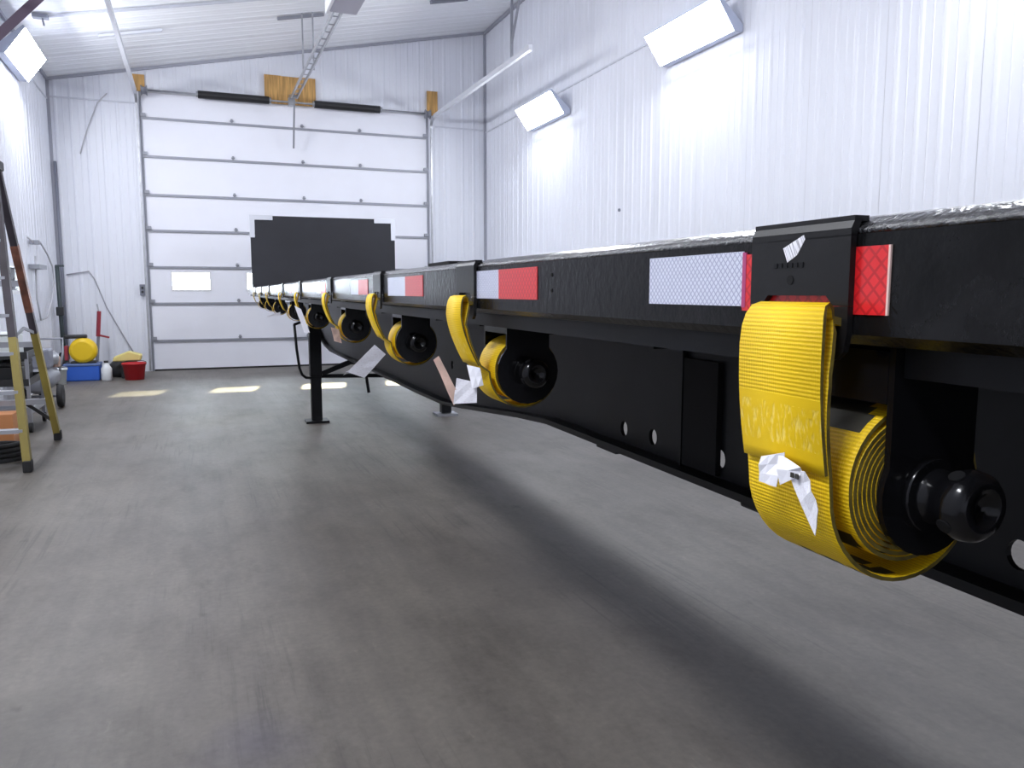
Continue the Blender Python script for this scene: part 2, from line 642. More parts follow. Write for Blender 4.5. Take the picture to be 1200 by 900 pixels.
# right wall: looking at it from the room, +u runs toward -y
b = MB().box(XR + .003, XR + .15, YF, YB + .15, 0, zc(XR) + .1)
wall_right = struct(b.build('wall_right', M['wall_back']))
b = MB()
for (y0, y1, z0, z1) in ((YF, WY0, 0, zc(XL) + .1), (WY1, YB + .15, 0, zc(XL) + .1), (WY0, WY1, 0, WZ0), (WY0, WY1, WZ1, zc(XL) + .1)):
    b.box(XL - .15, XL - .003, y0, y1, z0, z1)
wall_left = struct(b.build('wall_left', M['wall_back']))
y = YB
while y > YF + 0.01:
    w = min(PANEL_W, y - YF)
    rot = Matrix.Rotation(R(-90), 4, 'Z')    # local x -> -y, local -y -> -x
    top = zc(XR)
    panel(wall_right, w - GAP, SEAM, SEAM, Matrix.Translation((XR, y, 0)) @ rot)
    panel(wall_right, w - GAP, top - SEAM, top - SEAM, Matrix.Translation((XR, y, SEAM)) @ rot)
    rotl = Matrix.Rotation(R(90), 4, 'Z')    # local x -> +y, local -y -> +x
    ya = y - w
    top = zc(XL)
    if ya < WY1 and y > WY0:
        pieces = []
        lo, hi = max(ya, WY0), min(y, WY1)
        if lo > ya + .01:
            panel(wall_left, lo - ya - GAP, SEAM, SEAM, Matrix.Translation((XL, ya, 0)) @ rotl)
        panel(wall_left, hi - lo, WZ0, WZ0, Matrix.Translation((XL, lo, 0)) @ rotl)
        panel(wall_left, hi - lo, SEAM - WZ1, SEAM - WZ1, Matrix.Translation((XL, lo, WZ1)) @ rotl)
        if hi < y - .01:
            panel(wall_left, y - hi - GAP, SEAM, SEAM, Matrix.Translation((XL, hi, 0)) @ rotl)
    else:
        panel(wall_left, w - GAP, SEAM, SEAM, Matrix.Translation((XL, ya, 0)) @ rotl)
    panel(wall_left, w - GAP, top - SEAM, top - SEAM, Matrix.Translation((XL, ya, SEAM)) @ rotl)
    y -= PANEL_W

# back wall around the garage door
b = MB()
b.box(XL - .15, DX0, YB + .003, YB + .15, 0, zc(XL) + .02)
b.box(DX1, XR + .15, YB + .003, YB + .15, 0, zc(DX1))
b.box(DX0, DX1, YB + .003, YB + .15, DZ, zc(DX0))
b.prism([(XL - .15, 4.8), (XR + .15, 4.8), (XR + .15, zc(XR) + .15), (XL - .15, zc(XL) + .08)],
        lambda x, z: (x, YB + .004, z), lambda x, z: (x, YB + .149, z))
wall_back = struct(b.build('wall_back', M['wall_back']))


def back_panel(x0, x1, z0, z1=None):
    w = x1 - x0 - GAP
    l0 = (zc(x0) if z1 is None else z1) - z0
    l1 = (zc(x1) if z1 is None else z1) - z0
    panel(wall_back, w, l0, l1, Matrix.Translation((x0, YB, z0)))


for x0, x1 in ((XL, XL + .7), (XL + .7, DX0), (DX1, DX1 + .6), (DX1 + .6, XR)):
    back_panel(x0, x1, 0, SEAM + .05)
    back_panel(x0, x1, SEAM + .05)
x = DX0
while x < DX1 - .01:
    x2 = min(x + PANEL_W, DX1)
    back_panel(x, x2, DZ)
    x = x2

struct(MB().box(XL - .15, XR + .15, YF - .15, YF, 0, 6.7).build('wall_front', M['steel_white']))

# ceiling: sloped slab with ribbed sheets running up the slope
b = MB()
b.prism([(XL - .15, zc(XL - .15) + .004), (XR + .15, zc(XR + .15) + .004), (XR + .15, zc(XR) + .2), (XL - .15, zc(XL) + .2)],
        lambda x, z: (x, YF - .15, z), lambda x, z: (x, YB + .15, z))
ceiling = struct(b.build('ceiling', M['wall_back']))
slope = math.atan(0.2080)
clen = (XR - XL) / math.cos(slope)
# local z -> up the slope (+x), local x -> y, local -y -> down
cm = Matrix(((0, math.sin(slope) * -1, math.cos(slope), 0), (1, 0, 0, 0), (0, math.cos(slope), math.sin(slope), 0), (0, 0, 0, 1)))
y = YF
while y < YB - .01:
    w = min(PANEL_W, YB - y)
    panel(ceiling, w - GAP, clen, clen, Matrix.Translation((XL, y, zc(XL))) @ cm, 'steel_ceiling')
    y += PANEL_W

# trims
struct(MB().box(XR - .016, XR, YF, YB - .02, SEAM - .012, SEAM + .012).build('trim_1', M['seam']))
struct(MB().box(XL, XL + .016, YF, YB - .02, SEAM - .012, SEAM + .012).build('trim_2', M['seam']))
b = MB()
b.box(XL + .03, DX0 - .04, YB - .02, YB, SEAM + .03, SEAM + .055)
b.box(DX1 + .16, XR - .03, YB - .02, YB, SEAM + .03, SEAM + .055)
struct(b.build('trim_3', M['seam']))
struct(MB().box(XR - .045, XR + .0, YB - .045, YB, 0, zc(XR) - .03).build('trim_4', M['corner']))
struct(MB().box(XL, XL + .045, YB - .045, YB, 0, zc(XL) - .01).build('trim_5', M['corner']))
b = MB()
b.prism([(XL, zc(XL) - .05), (XR, zc(XR) - .05), (XR, zc(XR) - .002), (XL, zc(XL) - .002)],
        lambda x, z: (x, YB - .05, z), lambda x, z: (x, YB - .0, z))
struct(b.build('trim_6', M['corner']))
struct(MB().box(XR - .05, XR, YF, YB - .05, zc(XR) - .07, zc(XR) - .012).build('trim_7', M['corner']))
struct(MB().box(XL, XL + .04, YF, YB - .05, zc(XL) - .05, zc(XL) - .0).build('trim_8', M['corner']))
# jambs of the door
b = MB()
b.box(DX0 - .012, DX0 + .022, YB - .005, YB + .02, 0, DZ)
struct(b.build('trim_9', M['galv_dark']))
b = MB()
b.box(DX1 - .022, DX1 + .012, YB - .005, YB + .02, 0, DZ)
struct(b.build('trim_10', M['galv_dark']))

# left wall window
w1 = bpy.data.objects.new('window_1', None)
COL.objects.link(w1)
w1.location = (XL - .05, (WY0 + WY1) / 2, WZ0)
struct(w1)
hw = (WY1 - WY0) / 2
hz = WZ1 - WZ0
b = MB()
b.box(-.05, .06, -hw, -hw + .05, 0, hz).box(-.05, .06, hw - .05, hw, 0, hz)
b.box(-.05, .06, -hw + .05, hw - .05, 0, .05).box(-.05, .06, -hw + .05, hw - .05, hz - .05, hz)
b.build('window_frame', M['winframe'], w1)
MB().box(-.004, .004, -hw + .05, hw - .05, .05, hz - .05).build('window_pane', M['glass'], w1)

# sectional garage door
door = bpy.data.objects.new('door_1', None)
COL.objects.link(door)
door.location = ((DX0 + DX1) / 2, YB + .05, 0)
struct(door)
J = [0.0, 0.533, 1.192, 1.831, 2.464, 3.077, 3.728, 4.372, 4.85]
HX = (DX1 - DX0) / 2 - .012
CX = (DX0 + DX1) / 2
WIN = [(-0.396 + 1.263 * k - CX, 0.268 + 1.263 * k - CX) for k in range(4)]
for i in range(8):
    z0, z1 = J[i] + .004, J[i + 1] - .004
    b = MB()
    if i == 3 - 1:
        pass
    if i == 2:                               # the glazed section (1.19 to 1.83)
        zz0, zz1 = 1.416, 1.761
        b.box(-HX, HX, -.022, .022, z0, zz0).box(-HX, HX, -.022, .022, zz1, z1)
        xs = [-HX] + [v for p in WIN for v in p] + [HX]
        for k in range(0, len(xs), 2):
            b.box(xs[k], xs[k + 1], -.022, .022, zz0, zz1)
        pan = b.build('door_panel', M['door'], door)
        for (a, c) in WIN:
            MB().box(a + .02, c - .02, -.004, .004, zz0 + .02, zz1 - .02).build('window_pane', M['glass'], pan)
            f = MB()
            f.box(a, a + .025, -.03, .02, zz0, zz1).box(c - .025, c, -.03, .02, zz0, zz1)
            f.box(a + .025, c - .025, -.03, .02, zz0, zz0 + .025).box(a + .025, c - .025, -.03, .02, zz1 - .025, zz1)
            f.build('window_frame', M['winframe'], pan)
    else:
        b.box(-HX, HX, -.022, .022, z0, z1)
        b.build('door_panel', M['door'], door, bevel=.004)
for z in J[1:-1]:
    MB().box(-HX, HX, -.050, -.023, z - .020, z + .020).build('strut', M['galv_dark'], door)
    for x in (-1.06, 0.16, 1.22):
        b = MB().box(x - .018, x + .018, -.056, -.023, z + .02, z + .085)
        b.tube([(x - .028, -.056, z + .05), (x + .028, -.056, z + .05)], .012, 8)
        b.build('hinge', M['galv_dark'], door)
    for s in (-1, 1):
        b = MB().box(s * (HX - .03) - .04, s * (HX - .03) + .04, -.08, -.022, z + .02, z + .075)
        b.build('roller_bracket', M['galv_dark'], door)
MB().box(-HX, HX, -.03, .03, 0.0, .03).build('bottom_seal', M['rubber'], door)
MB().box(1.63, 1.86, -.026, -.0225, 2.515, 2.565).build('maker_sticker', M['paper_plain'], door)

# vertical + horizontal door tracks
def track(name, x, pts_vert_top, end_y, zend, label, side):
    t = thing(name, (x, YB - .1, 0), label, 'door track', 'overhead door tracks')
    b = MB()
    b.box(-.014, .014, -.02, .02, 0.02, 4.55)
    b.build('vertical_track', M['galv'], t)
    path = [(0, 0, 4.55)]
    for k in range(1, 7):
        a = R(15 * k)
        path.append((0, -.25 * (1 - math.cos(a)), 4.55 + .17 * math.sin(a)))
    b = MB()
    for p, q in zip(path[:-1], path[1:]):
        b.bar(p, q, .055, .04, up=(1, 0, 0))
    b.build('curved_track', M['galv'], t)
    b = MB()
    b.bar(path[-1], (0, end_y - (YB - .1), zend), .05, .075)
    b.build('horizontal_track', M['track'], t)
    return t


tr = track('door_track', 4.37, None, 10.35, 4.70, 'galvanised overhead track of the garage door along the right wall', 1)
b = MB().bar((0, 11.05 - YB + .1, 4.70), (0, 11.05 - YB + .1, zc(4.43) - .02), .035, .035, up=(0, 1, 0))
b.build('hanger', M['galv_dark'], tr)
b = MB().bar((0, 11.05 - YB + .1, 4.95), (.0, 10.3 - YB + .1, zc(4.43) - .02), .03, .03, up=(0, 1, 0))
b.build('hanger_brace', M['galv_dark'], tr)
tl = track('door_track', -0.80, None, 9.6, 4.72, 'galvanised overhead track of the garage door on the left side', -1)
b = MB().bar((0, 10.6 - YB + .1, 4.72), (0, 10.6 - YB + .1, zc(-.87) - .02), .035, .035, up=(0, 1, 0))
b.build('hanger', M['galv_dark'], tl)

# wooden mounting boards
def board(x0, x1, z0, z1, label):
    n = max(1, int((x1 - x0) / .3))
    o = thing('mounting_board', ((x0 + x1) / 2, YB - .02, z0), label, 'wood board')
    for k in range(n):
        a = x0 + (x1 - x0) * k / n - (x0 + x1) / 2
        c = x0 + (x1 - x0) * (k + 1) / n - (x0 + x1) / 2
        MB().box(a + .002, c - .002, -.045, 0, 0, z1 - z0 - .006 * (k % 2)).build('board', M['wood'], o)


board(1.30, 2.20, 4.78, 5.27, 'wide bare pine boards above the middle of the garage door')
board(-.86, -.66, 4.80, 5.07, 'small bare wood block above the left corner of the garage door')
board(4.31, 4.52, 4.80, 5.25, 'upright bare wood block above the right corner of the garage door')

# torsion spring shaft
sp = thing('torsion_spring_shaft', (CX, YB - .16, 4.80), 'torsion shaft with two long black springs above the garage door', 'door spring')
MB().tube([(-.69 - CX, 0, 0), (4.36 - CX, 0, 0)], .016, 8).build('shaft', M['galv'], sp)
for (a, c) in ((.18, 1.36), (2.16, 3.36)):
    b = MB()
    n = 40
    prof = []
    for k in range(n * 2 + 1):
        prof.append((.062 if k % 2 else .072, (c - a) * k / (n * 2)))
    b.lathe(prof, (a - CX, 0, 0), (1, 0, 0), 14)
    b.build('spring', M['spring'], sp)
    for xx in (a - .03, c):
        MB().lathe([(.05, 0), (.05, .04)], (xx - CX, 0, 0), (1, 0, 0), 14).build('spring_cone', M['galv'], sp)
for xx in (-.72, 4.24):
    MB().lathe([(.09, 0), (.06, .03), (.06, .07), (.09, .10)], (xx - CX, 0, -.01), (1, 0, 0), 18).build('cable_drum', M['galv_dark'], sp)
MB().box(1.70 - CX, 1.80 - CX, -.02, .10, -.06, .08).build('centre_bracket', M['galv'], sp)

# garage door opener with its rail
op = thing('garage_door_opener', (1.77, 10.2, 4.80), 'ceiling mounted garage door opener with long trussed rail to the door', 'door opener')
for s in (-.05, .05):
    MB().bar((s, 0.1, .03), (s, 14.98 - 10.2, .03), .022, .05).build('rail', M['galv'], op)
rung = MB().bar((-.05, 0, .03), (.05, 0, .03), .02, .012).mesh('rail_rung', M['galv'])
for k in range(14):
    link('rail_rung', rung, op, loc=(0, .3 + .32 * k, 0))
b = MB().bar((0, 4.70, .03), (0, 5.13, .12), .10, .06)
b.build('header_bracket', M['galv'], op)
MB().box(-.12, .22, -.55, .02, -.02, .22).build('motor_housing', M['opener'], op, bevel=.02)
MB().box(-.16, -.12, -.56, .06, -.03, .24).build('side_cover', M['opener_white'], op, bevel=.01)
for yy in (-.4, 2.95):
    for s in (-.06, .2 if yy < 0 else .10):
        b = MB().bar((s, yy, .1 if yy < 0 else .05), (s, yy, zc(1.77 + s) - 4.80 - .02), .022, .022, up=(0, 1, 0))
        b.build('hanger', M['galv'], op)
b = MB().bar((-.42, 3.05, zc(1.35) - 4.8 - .04), (.29, 3.05, zc(2.06) - 4.8 - .04), .05, .04)
b.build('ceiling_angle', M['galv_dark'], op)
b = MB().bar((0, 4.75, -.01), (0, 5.08, -.80), .03, .03, up=(1, 0, 0))
b.build('pull_arm', M['galv_dark'], op)

# ceiling strips / conduits
o = MB().bar((-1.66, 12.32, zc(-1.66) - .03), (5.45, 12.32, zc(5.45) - .03), .035, .03).build('ceiling_conduit', M['seam'])
tag(o, 'thin grey conduit running across the white ceiling', 'conduit')
o = MB().bar((-1.15, 13.32, zc(-1.15) - .035), (-.3, 13.32, zc(-.3) - .035), .05, .035).build('ceiling_strip', M['seam'])
tag(o, 'short grey steel strip on the ceiling near the left door track', 'strip')
o = MB().bar((3.76, 13.1, zc(3.76) - .035), (4.4, 13.1, zc(4.4) - .035), .08, .05).build('ceiling_strip', M['conduit'])
tag(o, 'short dark steel strip on the ceiling near the right wall', 'strip')
b = MB().box(-.09, .09, -.05, .05, -.05, 0).bar((.02, 0, -.04), (.05, -.1, -.16), .02, .02)
o = b.build('ceiling_bracket', M['conduit'], loc=(-1.72, 12.25, zc(-1.72) - .02))
tag(o, 'small dark bracket on the ceiling above the left lamp', 'bracket')
o = MB().bar((-2.08, 11.25, 4.33), (-1.56, 11.5, zc(-1.56) - .02), .10, .10).build('wall_brace', M['brace'])
tag(o, 'dark diagonal brace between left wall and ceiling', 'brace')

# wall lamps, tilted downward
def lamp(side, yc, zt, label):
    xw = XR - .022 if side > 0 else XL + .022
    s = side
    o = thing('wall_lamp', (xw, yc, zt - .3), label, 'wall lamp', 'tilted box lamps on the side walls')
    L = .73
    # cross-section in (x, z) relative to the wall, x positive toward the room
    poly = [(0.0, .06), (.315, .33), (.33, .30), (.10, -.02), (0, -.02)]
    b = MB()
    b.prism(poly, lambda x, z: (-s * x, -L, z), lambda x, z: (-s * x, L, z))
    b.build('housing', M['housing'], o)
    p0 = (-s * .332, .298)
    p1 = (-s * .104, -.016)
    nx, nz = -s * .81 * .006, -.586 * .006
    b = MB()
    pts = [(p0[0] + nx, -L + .02, p0[1] + nz), (p0[0] + nx, L - .02, p0[1] + nz), (p1[0] + nx, L - .02, p1[1] + nz), (p1[0] + nx, -L + .02, p1[1] + nz)]
    if s > 0:
        pts = pts[::-1]
    b.quad(pts)
    b.build('diffuser', M['lamp_right' if s > 0 else 'lamp_left'], o)


lamp(1, 12.2, 4.46, 'bright tilted lamp on the right wall, the one nearer the garage door')
lamp(1, 8.0, 4.46, 'bright tilted lamp on the right wall, nearer the camera at the top edge')
lamp(-1, 12.3, 4.60, 'bright tilted lamp high on the left wall beside the dark brace')
for i, yc in enumerate((3.8, -.4)):
    lamp(1, yc, 4.46, ['lamp on the right wall beside the near trailer rail, out of view', 'lamp on the right wall level with the camera, out of view', 'lamp on the right wall behind the camera, out of view'][i])
for i, yc in enumerate((8.1, 3.9, -.3)):
    lamp(-1, yc, 4.60, ['lamp on the left wall above the step ladder, out of view', 'lamp on the left wall in front of the camera, out of view', 'lamp on the left wall level with the camera, out of view', 'lamp on the left wall behind the camera, out of view'][i])

# ------------------------------------------------------------------ the flatbed trailer (built along +Y, then turned 1.4 degrees)
TR = R(-1.4)
TROT = Matrix.Rotation(TR, 4, 'Z')
X0, X1 = 0.465, 2.965
TY0, TY1 = -1.2, 13.72
trailer = thing('flatbed_trailer', (0, 0, 0), 'long black flatbed trailer with charcoal bulkhead at its front end', 'trailer', rz=TR)


def rail(sx, x):
    b = MB()
    prof = [(0, 1.366), (0, 1.444), (.10, 1.444), (.10, 1.358), (.008, 1.358)]
    ys = [TY0 + (TY1 - TY0) * k / 24 for k in range(25)]
    rings = [b.add([(x + sx * px, yy, pz + .008 * math.sin(math.pi * max(0, min(1, yy / 13.7)))) for px, pz in prof]) for yy in ys]
    n = len(prof)
    for i in range(24):
        for k in range(n):
            b.face([rings[i] + k, rings[i] + (k + 1) % n, rings[i + 1] + (k + 1) % n, rings[i + 1] + k])
    b.face([rings[0] + k for k in range(n)])
    b.face([rings[-1] + k for k in reversed(range(n))])
    o = b.build('side_rail', M['black_paint'], trailer)
    b = MB()
    prof = [(0, 1.4435), (0, 1.447), (.005, 1.4515), (.014, 1.4565), (.03, 1.4595), (.10, 1.462), (.10, 1.4435)]
    rings = [b.add([(x + sx * px, yy, pz + .008 * math.sin(math.pi * max(0, min(1, yy / 13.7)))) for px, pz in prof]) for yy in ys]
    n = len(prof)
    for i in range(24):
        for k in range(n):
            b.face([rings[i] + k, rings[i] + (k + 1) % n, rings[i + 1] + (k + 1) % n, rings[i + 1] + k], smooth=k < 5)
    b.face([rings[0] + k for k in range(n)])
    b.face([rings[-1] + k for k in reversed(range(n))])
    b.build('rail_top_edge', M['rail_top'], o)
    return o



r_near = rail(1, X0)
rail(-1, X1)
for yy, zz in ((1.092, 1.425), (1.092, 1.402)):
    MB().lathe([(.0028, 0), (.0028, .001)], (X0 - .001, yy, zz), (1, 0, 0), 10).build('bolt_hole', M['black_matte'], r_near)
MB().box(X0 + .10, X1 - .10, TY0, TY1, 1.40, 1.455).build('deck', M['deck'], trailer)
MB().box(X0 + .028, X0 + .036, TY0, TY1, 1.334, 1.358).build('side_channel', M['black_web'], trailer)
MB().box(X1 - .036, X1 - .028, TY0, TY1, 1.334, 1.358).build('side_channel', M['black_web'], trailer)
# a spare lath lying on the deck edge shows as a dark line
MB().box(X0 + .03, X0 + .10, 1.76, 1.95, 1.461, 1.470).build('deck_lath', M['black_matte'], trailer)

# bottom profile of the main beams (y, z): rear to front, gooseneck at the front
BOT = [(TY0, .885), (2.85, .883), (3.2, .858), (4.0, .785), (4.4, .752), (5.0, .743), (6.7, .733), (8.7, .715), (9.4, .712), (9.9, .745), (10.3, .80), (10.9, .95), (11.6, 1.08), (13.6, 1.10)]
HOLES = [(2.215, .968), (2.035, .972), (1.697, .973), (.88, .979), (0.55, .979), (4.2, 1.0), (5.2, 1.0)]


def beam_web(x, holes):
    bm = bmesh.new()
    def loop(pts):
        vs = [bm.verts.new((x, p[0], p[1])) for p in pts]
        for i in range(len(vs)):
            bm.edges.new((vs[i], vs[(i + 1) % len(vs)]))
    loop(BOT + [(13.6, 1.358), (TY0, 1.358)])
    for hy, hz_ in holes:
        loop([(hy + .0235 * math.cos(k * math.pi / 10), hz_ + .026 * math.sin(k * math.pi / 10)) for k in range(20)])
    bmesh.ops.triangle_fill(bm, use_beauty=True, use_dissolve=False, edges=bm.edges[:])
    me = bpy.data.meshes.new('main_beam')
    bm.to_mesh(me)
    bm.free()
    me.materials.append(M['black_web'])
    o = link('main_beam', me, trailer)
    s = o.modifiers.new('solid', 'SOLIDIFY')
    s.thickness = .012
    s.offset = 0
    fl = MB()
    for (a, c) in zip(BOT[:-1], BOT[1:]):
        fl.bar((x, a[0], a[1] + .010), (x, c[0] + .01, c[1] + .010), .12, .020)
    fl.build('bottom_flange', M['black_web'], o)
    return o


KX = 1.25 / 1.2
beam = beam_web(1.25, [(a * KX, 1.4 - (1.4 - c) * KX) for a, c in HOLES])
beam_web(2.20, [])
# flat matte-black plate forming a dark slot on the near beam, small flange tabs
MB().box(1.228, 1.244, 1.765, 1.93, .91, 1.215).build('slot_plate', M['black_matte'], trailer)
MB().box(1.225, 1.244, 1.932, 1.940, .90, 1.30).build('slot_plate', M['black_web'], trailer)
b = MB()
b.box(1.20, 1.30, 1.48, 1.62, .868, .884)
b.build('flange_tab', M['black_web'], trailer, bevel=.008)
MB().box(1.20, 1.30, 2.28, 2.42, .872, .884).build('flange_tab', M['black_web'], trailer)
yy = -.9
while yy < 13.5:
    b = MB()
    b.box(.86, 2.6, yy - .003, yy + .003, 1.285, 1.356).box(.86, 2.6, yy - .03, yy + .03, 1.28, 1.286)
    b.build('cross_member', M['black_web'], trailer)
    yy += .6

# bulkhead at the front
bk = MB()
BX0, BX1, BZ0, BZ1 = .53, 2.89, 1.44, 2.63
n = .07
bk.prism([(BX0, BZ0), (BX1, BZ0), (BX1, BZ1 - .34), (BX1 - n, BZ1 - .34), (BX1 - n, BZ1 - n), (BX1 - .34, BZ1 - n), (BX1 - .34, BZ1),
          (BX0 + .34, BZ1), (BX0 + .34, BZ1 - n), (BX0 + n, BZ1 - n), (BX0 + n, BZ1 - .34), (BX0, BZ1 - .34)],
         lambda x, z: (x, 13.70, z), lambda x, z: (x, 13.76, z))
bk = bk.build('bulkhead', M['bulk'], trailer)
for sx, xa in ((1, BX0 - .01), (-1, BX1 + .01)):
    b = MB()
    L6 = [(0, 0), (0, -.36), (.075, -.36), (.075, -.075), (.36, -.075), (.36, 0)]
    b.prism([(xa + sx * p, BZ1 + q + .008) for p, q in L6], lambda x, z: (x, 13.69, z), lambda x, z: (x, 13.77, z))
    c = b.build('corner_trim', M['alu'], bk)
    c['label'] = 'bright aluminium corner trim'

# landing gear
for xx in (.95, 2.39):
    yl = 8.70
    b = MB().box(xx - .062, xx + .062, yl - .062, yl + .062, .50, 1.30)
    lg = b.build('landing_leg', M['black_web'], trailer, bevel=.008)
    MB().box(xx - .054, xx + .054, yl - .054, yl + .054, .03, .52).build('inner_leg', M['black_web'], lg)
    MB().box(xx - .12, xx + .12, yl - .11, yl + .11, .0, .025).build('foot_plate', M['black_web'] if xx < 2 else M['galv'], lg)
MB().tube([(1.01, 8.70, .50), (2.33, 8.70, .46)], .022, 8).build('cross_shaft', M['black_web'], trailer)
MB().bar((1.01, 8.66, .53), (1.62, 8.66, .76), .05, .05).build('leg_brace', M['black_web'], trailer)
MB().bar((1.49, 8.68, .47), (1.51, 8.66, .30), .03, .03, up=(0, 1, 0)).build('shaft_tab', M['black_web'], trailer)
MB().tube([(.735, 8.60, 1.06), (.752, 8.6, .80), (.775, 8.60, .60), (.80, 8.60, .53), (.84, 8.62, .495), (.89, 8.64, .488)], .014, 8).build('crank_handle', M['black_web'], trailer)
MB().tube([(.735, 8.60, 1.06), (.80, 8.66, 1.08), (.90, 8.70, 1.08)], .014, 8).build('crank_rod', M['black_web'], trailer)

# reflective tape patches along the rail: white (far half) then red (near half)
TAPE = [(.805, .632, .458), (1.492, 1.329, 1.149), (2.305, 2.078, 1.885), (2.99, 2.829, 2.640), (4.1, 3.92, 3.74), (5.9, 5.74, 5.57), (7.5, 7.3, 7.1)]
for i, (ya, yb, yc) in enumerate(TAPE):
    dz = .008 * math.sin(math.pi * yb / 13.7)
    for (p, q, m, nm) in ((ya, yb, 'tape_white', 'white_tape'), (yb, yc, 'tape_red', 'red_tape')):
        b = MB()
        x = X0 - .0012
        z0, z1 = 1.3855 + dz, 1.4365 + dz
        if q < .7 and m == 'tape_red':
            z0, z1 = 1.3825, 1.4345
        b.quad([(x, p, z0), (x, q, z0), (x, q, z1), (x, p, z1)], 0, [(0, 0), (p - q, 0), (p - q, z1 - z0), (0, z1 - z0)])
        b.box(x + .0001, X0 + .0005, q, p, z0, z1)
        t = b.build(nm, M[m], trailer)
        t['label'] = nm.replace('_', ' ').replace('tape', 'reflective tape')
    if i == 0:
        MB().box(X0 - .0016, X0, yb - .005, yb + .0005, 1.3855, 1.4365).build('tape_edge', M['pinkedge'], trailer)
        MB().box(X0 - .0016, X0, yc - .0016, yc + .0004, 1.3825, 1.4345).build('tape_edge', M['paleedge'], trailer)

# ------------------------------------------------------------------ strap winches and straps
W = .1016


def tpt(x, y, z):
    return TROT @ Vector((x, y, z))


def winch_meshes():
    """local origin at the drum axis; top of the hanger is .115 above it"""
    out = {}
    top = .118
    def plate(hw, rr):
        d = math.acos(hw / rr)
        poly = [(-hw, top)]
        for k in range(19):
            a = math.pi - d + (math.pi + 2 * d) * k / 18
            poly.append((rr * math.cos(a), rr * math.sin(a)))
        poly.append((hw, top))
        return poly
    b = MB()
    b.prism(plate(.044, .050), lambda x, z: (x, -.069, z), lambda x, z: (x, -.063, z))
    out['near'] = ('side_plate', b.mesh('side_plate', M['black_winch']))
    b = MB()
    b.prism(plate(.044, .063), lambda x, z: (x, -.069, z), lambda x, z: (x, -.063, z))
    out['near_round'] = ('side_plate', b.mesh('side_plate', M['black_winch']))
    b = MB()
    b.prism(plate(.044, .050), lambda x, z: (x, .063, z), lambda x, z: (x, .069, z))
    out['far'] = ('side_plate', b.mesh('side_plate', M['black_winch']))
    b = MB()
    b.box(-.044, .044, -.0625, .0625, .074, .1155)
    out['slide'] = ('slide_bracket', b.mesh('slide_bracket', M['black_winch']))
    b = MB().lathe([(.026, -.0625), (.026, .0625)], (0, 0, 0), (0, 1, 0), 18)
    out['drum'] = ('drum', b.mesh('drum', M['black_winch']))
    b = MB().lathe([(.024, 0), (.022, .008), (.019, .014), (.020, .019), (.0255, .025), (.028, .034), (.0265, .043), (.022, .048), (.013, .049), (.011, .042), (.0, .042)],
                   (0, -.069, 0), (0, -1, 0), 24)
    out['cap'] = ('ratchet_cap', b.mesh('ratchet_cap', M['black_winch']))
    for k in range(4):
        a = R(30 + 90 * k)
        b = MB().lathe([(.006, 0), (.006, .0015)], (.0268 * math.cos(a), -.103, .0268 * math.sin(a)), (math.cos(a), 0, math.sin(a)), 10)
        out['hole%d' % k] = ('bar_hole', b.mesh('bar_hole', M['black_matte']))
    b = MB()
    b.lathe([(.030, 0), (.030, .006)], (0, -.069, 0), (0, -1, 0), 20)
    out['gear'] = ('ratchet_wheel', b.mesh('ratchet_wheel', M['black_winch']))
    return out


WM = winch_meshes()


